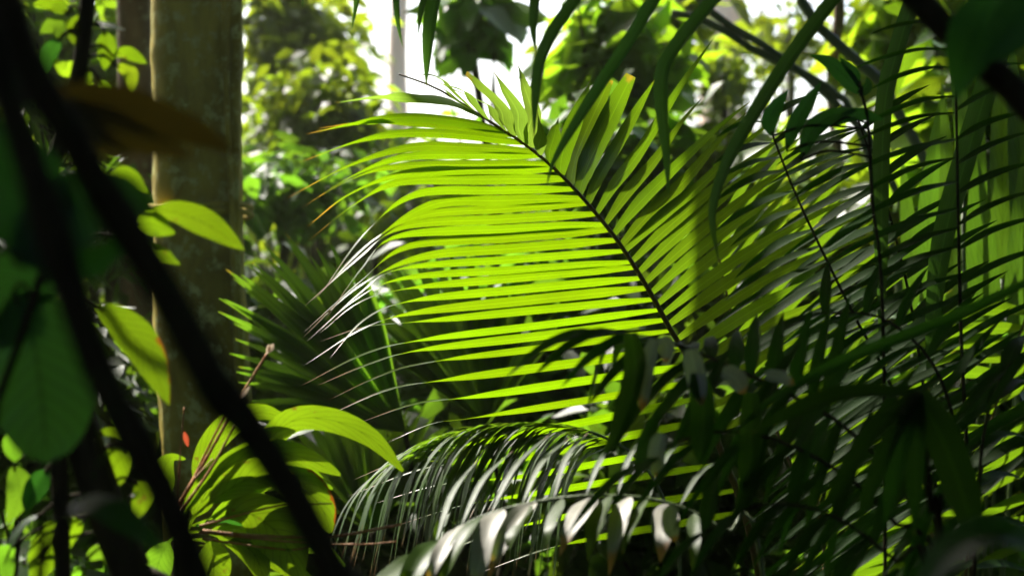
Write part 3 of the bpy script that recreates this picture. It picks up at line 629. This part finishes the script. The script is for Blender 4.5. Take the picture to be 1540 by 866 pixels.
# leaning dark stem, top right, with its broad leaf
t = thing('leaning_plant', G(1700, 2.0), 'thick black leaning stem with a broad dark leaf at the top right corner', 'plant')
MB().tube([G(1700, 2.0), P(1690, 800, 2.0), P(1640, 320, 2.0), P(1540, 155, 2.0), P(1450, 70, 2.0), P(1370, -10, 2.0), P(1250, -140, 2.0)], (.02, .014), 12, 40).build('stem', M_DARKBARK, t)
leaflet(t, pp([(1500, -40), (1480, 20), (1455, 80), (1438, 150)], 1.95), 85 * K * 1.95, M_BROADDK, (.1, -.9, .3), (.1, -.9, .3), 'lance', .2, 16, name='leaf', c=2)
leaflet(t, pp([(1560, -30), (1530, 30), (1500, 70), (1470, 95)], 1.9), 70 * K * 1.95, M_BROADDK, (.1, -.9, .3), (.1, -.9, .3), 'lance', .2, 16, name='leaf', c=2)
# grey green near leaf, bottom right
t = thing('ground_plant', G(1520, 1.7), 'out-of-focus grey-green broad leaf in the bottom right corner', 'plant')
MB().tube([G(1520, 1.7), P(1560, 1100, 1.7), P(1560, 880, 1.7)], (.006, .003), 6, 12).build('stem', M_DARKBARK, t)
leaflet(t, pp([(1570, 830), (1500, 800), (1430, 830), (1370, 900)], 1.7), 90 * K * 1.7, M_BROADDK, (-.2, -.35, .9), (-.3, -.5, .8), 'ovate', .15, 16, name='leaf', c=3)

# ------------------------------------------------------------------ leafy plants with single leaves on a stem
def leafy(name, label, cat, stem, Y, r, leaves, stem_mat=M_DARKBARK, foot_px=None, group=None):
    ft = G(foot_px if foot_px is not None else stem[-1][0], Y)
    t = thing(name, ft, label, cat, group)
    pts = pp(stem, Y) + [ft]
    MB().tube(pts, r, 9, 50).build('stem', stem_mat, t)
    q = spline(pp(stem, Y), 80)
    for lf in leaves:
        pl, wpx, mat = lf[:3]; prof = lf[3] if len(lf) > 3 else 'ovate'; nn = lf[4] if len(lf) > 4 else (-.3, -.85, .35); lab = lf[5] if len(lf) > 5 else None
        wpts = pp(pl, Y); b = wpts[0]
        s0 = min(q, key=lambda p: (p - b).length)
        o = leaflet(t, wpts, wpx * K * b.y, mat, nn, nn, prof, R.uniform(.1, .3), 18, name='leaf', c=3, wave=.02, curl=-.12)
        if lab: o['label'] = lab
        MB().tube([s0, s0.lerp(b, .6) + Vector((0, 0, .012)), b, b.lerp(at(wpts, .3), .3)], .0022, 6, 10).build('leaf_stalk', stem_mat, o)
    return t
back = (-.25, .8, .55)
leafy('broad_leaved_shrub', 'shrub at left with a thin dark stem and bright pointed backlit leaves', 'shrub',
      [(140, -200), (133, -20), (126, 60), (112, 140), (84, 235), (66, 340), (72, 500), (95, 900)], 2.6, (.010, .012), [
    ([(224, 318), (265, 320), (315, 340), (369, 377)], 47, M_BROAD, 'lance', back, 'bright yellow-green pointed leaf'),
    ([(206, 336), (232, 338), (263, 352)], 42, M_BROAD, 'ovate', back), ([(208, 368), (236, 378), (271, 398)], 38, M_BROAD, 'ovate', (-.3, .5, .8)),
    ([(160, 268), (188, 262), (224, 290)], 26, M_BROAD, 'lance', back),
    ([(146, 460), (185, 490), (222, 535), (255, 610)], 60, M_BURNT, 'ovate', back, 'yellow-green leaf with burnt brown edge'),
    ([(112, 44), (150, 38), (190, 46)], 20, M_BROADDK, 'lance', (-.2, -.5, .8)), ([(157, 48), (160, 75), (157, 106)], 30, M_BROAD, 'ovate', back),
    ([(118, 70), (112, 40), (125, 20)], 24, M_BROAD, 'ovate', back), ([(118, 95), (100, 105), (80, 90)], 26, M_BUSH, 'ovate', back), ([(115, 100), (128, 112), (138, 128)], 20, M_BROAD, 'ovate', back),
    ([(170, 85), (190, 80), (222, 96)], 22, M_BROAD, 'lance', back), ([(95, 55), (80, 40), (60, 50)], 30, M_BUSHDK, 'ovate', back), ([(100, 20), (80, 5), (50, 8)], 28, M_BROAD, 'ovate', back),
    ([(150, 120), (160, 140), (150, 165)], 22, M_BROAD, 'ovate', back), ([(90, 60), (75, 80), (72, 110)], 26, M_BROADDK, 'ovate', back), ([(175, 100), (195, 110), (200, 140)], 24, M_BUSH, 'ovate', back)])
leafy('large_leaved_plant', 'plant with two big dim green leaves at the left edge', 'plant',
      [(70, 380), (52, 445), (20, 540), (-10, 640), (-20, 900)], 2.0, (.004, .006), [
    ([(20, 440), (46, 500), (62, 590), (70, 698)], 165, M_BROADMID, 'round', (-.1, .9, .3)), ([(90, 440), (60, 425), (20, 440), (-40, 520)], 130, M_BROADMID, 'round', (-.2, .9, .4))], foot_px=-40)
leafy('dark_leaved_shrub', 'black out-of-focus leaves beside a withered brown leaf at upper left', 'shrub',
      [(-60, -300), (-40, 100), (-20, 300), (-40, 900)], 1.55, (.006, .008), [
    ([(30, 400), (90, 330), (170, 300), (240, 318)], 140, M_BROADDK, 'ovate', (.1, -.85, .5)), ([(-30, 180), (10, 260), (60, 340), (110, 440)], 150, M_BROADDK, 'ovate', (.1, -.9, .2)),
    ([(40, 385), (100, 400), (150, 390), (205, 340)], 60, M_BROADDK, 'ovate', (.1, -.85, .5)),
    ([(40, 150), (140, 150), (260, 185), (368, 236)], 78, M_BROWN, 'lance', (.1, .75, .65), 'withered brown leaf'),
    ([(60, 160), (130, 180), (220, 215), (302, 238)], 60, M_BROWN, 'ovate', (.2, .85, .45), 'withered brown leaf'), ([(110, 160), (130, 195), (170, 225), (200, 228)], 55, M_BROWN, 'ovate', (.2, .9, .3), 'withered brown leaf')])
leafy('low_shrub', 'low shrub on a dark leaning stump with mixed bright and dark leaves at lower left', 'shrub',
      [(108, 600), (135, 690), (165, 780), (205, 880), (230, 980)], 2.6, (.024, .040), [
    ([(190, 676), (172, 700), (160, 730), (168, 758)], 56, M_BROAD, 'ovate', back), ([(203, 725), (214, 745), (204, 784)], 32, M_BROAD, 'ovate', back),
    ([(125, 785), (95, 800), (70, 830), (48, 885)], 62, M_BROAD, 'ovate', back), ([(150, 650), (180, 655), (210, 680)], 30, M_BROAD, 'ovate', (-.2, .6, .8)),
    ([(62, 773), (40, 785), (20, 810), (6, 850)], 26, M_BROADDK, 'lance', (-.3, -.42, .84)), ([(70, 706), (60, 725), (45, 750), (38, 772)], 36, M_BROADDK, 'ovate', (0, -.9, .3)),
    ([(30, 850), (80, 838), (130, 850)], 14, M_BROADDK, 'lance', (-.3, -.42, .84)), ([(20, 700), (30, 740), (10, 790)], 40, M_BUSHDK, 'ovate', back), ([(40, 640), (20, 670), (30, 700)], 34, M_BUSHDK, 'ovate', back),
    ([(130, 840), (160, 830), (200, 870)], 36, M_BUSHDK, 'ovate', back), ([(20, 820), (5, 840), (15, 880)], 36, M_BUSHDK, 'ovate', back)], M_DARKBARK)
leafy('glossy_leaf_plant', 'blurred dark leaf with a grey sheen across the leaning stump', 'plant',
      [(90, 775), (70, 850), (60, 980)], 1.75, (.004, .006), [([(95, 775), (140, 758), (195, 785), (248, 832)], 70, M_BROADDK, 'ovate', (-.1, -.38, .9))])
leafy('sapling', 'small sapling of dark oval leaves against the white sky at upper right', 'sapling',
      [(1295, 138), (1305, 180), (1312, 300), (1330, 600)], 3.1, (.0025, .004), [
    ([(1296, 142), (1275, 120), (1248, 95), (1217, 82)], 27, M_BROADDK, 'ovate', (-.2, -.9, .3)), ([(1292, 132), (1284, 110), (1262, 86)], 16, M_BROADDK, 'lance', (-.2, -.9, .3)), ([(1294, 145), (1305, 130), (1304, 116)], 16, M_BROADDK, 'ovate', (-.2, -.9, .3)),
    ([(1160, 205), (1158, 180), (1168, 160), (1186, 135)], 26, M_BROADDK, 'ovate', (-.2, -.9, .3)), ([(1182, 228), (1195, 190), (1212, 160), (1236, 122)], 26, M_BROADDK, 'lance', (-.2, -.9, .3)),
    ([(1205, 240), (1220, 200), (1250, 175), (1290, 165)], 30, M_BROADDK, 'lance', (-.2, -.9, .3)), ([(1250, 190), (1285, 172), (1330, 180)], 22, M_BROADDK, 'lance', (-.2, -.9, .3))])

# upright broad leaves, right background
t = thing('broad_leaf_clump', G(1470, 5.2), 'clump of tall upright bright green leaves behind the dark fronds at right', 'plant')
rn = random.Random(70)
for px, top, bot, ww in [(1395, 150, 470, 44), (1432, 120, 520, 50), (1470, 150, 500, 46), (1508, 60, 420, 52), (1538, 40, 480, 50), (1410, 260, 560, 44), (1490, 230, 560, 44), (1452, 60, 300, 40), (1372, 230, 500, 40), (1530, 200, 560, 46)]:
    lean = rn.uniform(-22, 22)
    pts = pp([(px + lean * .2, bot), (px, (bot * 2 + top) / 3), (px + lean * .4, (bot + top * 2) / 3), (px + lean, top)], 5.2 + rn.uniform(-.25, .35))
    ps = [G(1470, 5.2), G(1470, 5.2).lerp(pts[0], .6), pts[0]]
    o = leaflet(t, pts, ww * .78 * K * 5.2, M_UPRIGHT, (-.3 + rn.uniform(-.3, .3), .9, .2), (-.2, .9, .3), 'ovate', .2, 16, name='leaf', c=2)
    MB().tube(ps, .006, 6, 10).build('leaf_stalk', M_GREENSTEM, o)

# ------------------------------------------------------------------ fan palm behind the frond
FP = thing('fan_palm', G(640, 5.5), 'shaded green fan palm behind the curling leaf tips', 'palm')
def fan(hub, tips, Y, lean, count, mat, wk=1.75):
    h = P(*hub, Y); tq = spline([P(x, y, Y + lean) for x, y in tips], count - 1); m = MB()
    for i, e in enumerate(tq):
        e = e + Vector((R.uniform(-.02, .02), R.uniform(-.04, .04), R.uniform(-.05, .02)))
        nb = (tq[min(i + 1, count - 1)] - tq[max(i - 1, 0)]).length / (2 if 0 < i < count - 1 else 1)
        m.blade([h, h.lerp(e, .5) + Vector((0, -.03, .02)), h.lerp(e, .8) + Vector((0, -.02, .015)), e], nb * .72 * wk, (-.2, .8, .55), None, 'fan', .5, 14)
    st = MB().tube([h, h + Vector((.05, .05, -.4)), Vector((FP.location.x, FP.location.y, 0))], (.008, .014), 8, 20).build('leaf_stalk', M_DARKBARK, FP)
    m.build('fan_leaf', mat, st)
fan((610, 650), [(385, 640), (360, 560), (340, 480), (345, 415), (375, 375), (430, 360), (490, 365), (545, 395)], 5.6, -.15, 30, M_FAN)
fan((730, 640), [(560, 520), (560, 430), (600, 385), (660, 370), (730, 380), (800, 430), (850, 500)], 5.9, .1, 28, M_FAN)
fan((560, 800), [(380, 700), (430, 640), (520, 600), (620, 600), (700, 650)], 5.9, .1, 22, M_FAN)

# ------------------------------------------------------------------ strap-leaved clump with dry stalks, lower left
CP = thing('leafy_clump', G(275, 3.2), 'sunlit clump of arching pointed leaves with dry orange stalks at lower left', 'plant')
MB().tube([G(275, 3.2), P(272, 1000, 3.2), P(270, 800, 3.2), P(275, 760, 3.2)], (.02, .012), 8, 14).build('stem', M_DARKBARK, CP)
Yc = 3.2
for pts, wpx, mat, nn in [
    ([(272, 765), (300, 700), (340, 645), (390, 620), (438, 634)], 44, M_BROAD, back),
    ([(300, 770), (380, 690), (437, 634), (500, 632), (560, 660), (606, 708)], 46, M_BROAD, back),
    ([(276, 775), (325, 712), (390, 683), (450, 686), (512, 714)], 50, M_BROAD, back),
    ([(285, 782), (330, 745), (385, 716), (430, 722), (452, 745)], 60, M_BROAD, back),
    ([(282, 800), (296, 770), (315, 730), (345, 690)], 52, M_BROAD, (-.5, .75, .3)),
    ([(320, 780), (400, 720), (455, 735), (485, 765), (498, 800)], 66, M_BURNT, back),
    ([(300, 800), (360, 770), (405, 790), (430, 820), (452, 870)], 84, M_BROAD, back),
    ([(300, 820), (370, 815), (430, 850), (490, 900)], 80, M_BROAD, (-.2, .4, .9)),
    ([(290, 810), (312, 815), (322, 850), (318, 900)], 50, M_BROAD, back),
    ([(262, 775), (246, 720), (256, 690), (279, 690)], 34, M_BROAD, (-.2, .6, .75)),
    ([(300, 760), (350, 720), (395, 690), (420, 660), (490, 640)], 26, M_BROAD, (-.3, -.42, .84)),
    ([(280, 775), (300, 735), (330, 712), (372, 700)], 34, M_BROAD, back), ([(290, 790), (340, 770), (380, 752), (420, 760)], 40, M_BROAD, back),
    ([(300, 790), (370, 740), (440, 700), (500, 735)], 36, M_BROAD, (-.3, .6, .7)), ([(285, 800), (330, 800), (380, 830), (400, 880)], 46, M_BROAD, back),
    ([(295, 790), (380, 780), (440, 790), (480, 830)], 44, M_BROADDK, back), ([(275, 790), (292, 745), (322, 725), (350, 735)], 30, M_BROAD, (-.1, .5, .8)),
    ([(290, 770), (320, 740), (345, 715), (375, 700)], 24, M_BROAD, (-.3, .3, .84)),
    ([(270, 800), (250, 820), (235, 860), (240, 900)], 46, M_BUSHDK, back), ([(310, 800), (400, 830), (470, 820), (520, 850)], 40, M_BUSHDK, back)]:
    yy = Yc + R.uniform(-.08, .12)
    leaflet(CP, pp(pts, yy), wpx * K * yy * 1.05, mat, nn, nn, 'petiole', R.uniform(.1, .3), 24, name='leaf', c=3, wave=.015, curl=-.1)
for pts, rr, husk in [([(262, 770), (310, 690), (360, 600), (404, 528)], .0032, True), ([(268, 775), (320, 700), (352, 640)], .0028, False), ([(262, 780), (300, 700), (345, 610)], .0025, False),
                      ([(268, 790), (270, 700), (277, 612)], .0018, False), ([(305, 798), (400, 806), (500, 806), (603, 788)], .0028, False), ([(300, 800), (450, 815), (540, 818), (596, 814)], .0022, False),
                      ([(300, 790), (420, 760), (500, 757)], .0020, False), ([(305, 810), (440, 826), (482, 810)], .0020, False), ([(265, 770), (285, 730), (320, 690)], .0025, False)]:
    o = MB().tube(pp(pts, Yc - .08 + R.uniform(-.06, .06)), (rr, rr * .6), 6, 24, .5).build('dry_stalk', M_DRY, CP)
    if husk:
        for a, b2, ww in (((403, 530), (412, 516), 9), ((402, 532), (404, 517), 7), ((376, 580), (362, 600), 6)):
            MB().blade(pp([a, ((a[0] + b2[0]) / 2 + 1, (a[1] + b2[1]) / 2), b2], Yc - .09), ww * K * Yc, (0, -1, .3), None, 'lance', .4, 6).build('husk', M_HUSK, o)
o = MB().blade(pp([(277, 648), (280, 660), (283, 672)], Yc - .1), 8 * K * Yc, (0, -1, .2), None, 'lance', .3, 6).build('bract', M_BRACT, CP)

# ------------------------------------------------------------------ foreground stems, out of focus
def fstem(label, pts, Y, r, foot):
    t = thing('leaning_vine', foot, label, 'vine', 'dark leaning vines in front')
    MB().tube(pp(pts, Y) + [foot], lambda u: (r[0] + (r[1] - r[0]) * u) * (1 + .16 * max(0, math.sin(u * 95)) ** 6 + .04 * math.sin(u * 31)), 14, 160, .05).build('stem', M_DARKBARK, t)
fstem('black blurred leaning stem at far left, the lower of the two crossing the view', [(-260, -700), (-60, -60), (-8, 90), (30, 200), (105, 430), (161, 581), (241, 732), (298, 866), (372, 1030), (450, 1230), (560, 1700), (660, 2600)], 1.25, (.0105, .0122), Vector((-.02, 1.3, 0)))
fstem('black blurred stem leaning from the top left corner past the sunlit clump', [(-200, -700), (-20, -60), (10, 0), (44, 100), (112, 215), (165, 305), (240, 425), (325, 581), (367, 631), (438, 737), (494, 843), (590, 1020), (690, 1260), (800, 1700), (950, 2600)], 1.3, (.0118, .0118), Vector((.15, 1.35, 0)))

# ------------------------------------------------------------------ haze added to imitate green glare
hz = MB(); lo, hi = Vector((-70, -30, -1.2)), Vector((70, 75, 12))
for i in range(8): hz.v.append(Vector((hi.x if i & 1 else lo.x, hi.y if i & 2 else lo.y, hi.z if i & 4 else lo.z))); hz.uv.append((0, 0))
hz.f = [(0, 2, 3, 1), (4, 5, 7, 6), (0, 1, 5, 4), (2, 6, 7, 3), (0, 4, 6, 2), (1, 3, 7, 5)]
hm = bpy.data.materials.new('glare_haze'); hm.use_nodes = True; t_ = hm.node_tree
for n_ in list(t_.nodes): t_.nodes.remove(n_)
o_ = t_.nodes.new('ShaderNodeOutputMaterial'); v_ = t_.nodes.new('ShaderNodeVolumePrincipled')
v_.inputs['Color'].default_value = (.78, .92, .52, 1); v_.inputs['Density'].default_value = .0014; v_.inputs['Anisotropy'].default_value = .6
t_.links.new(v_.outputs[0], o_.inputs['Volume'])
tag(hz.build('haze', hm, smooth=False), 'thin green-tinted haze added for the glare between the plants', 'haze', kind='stuff')
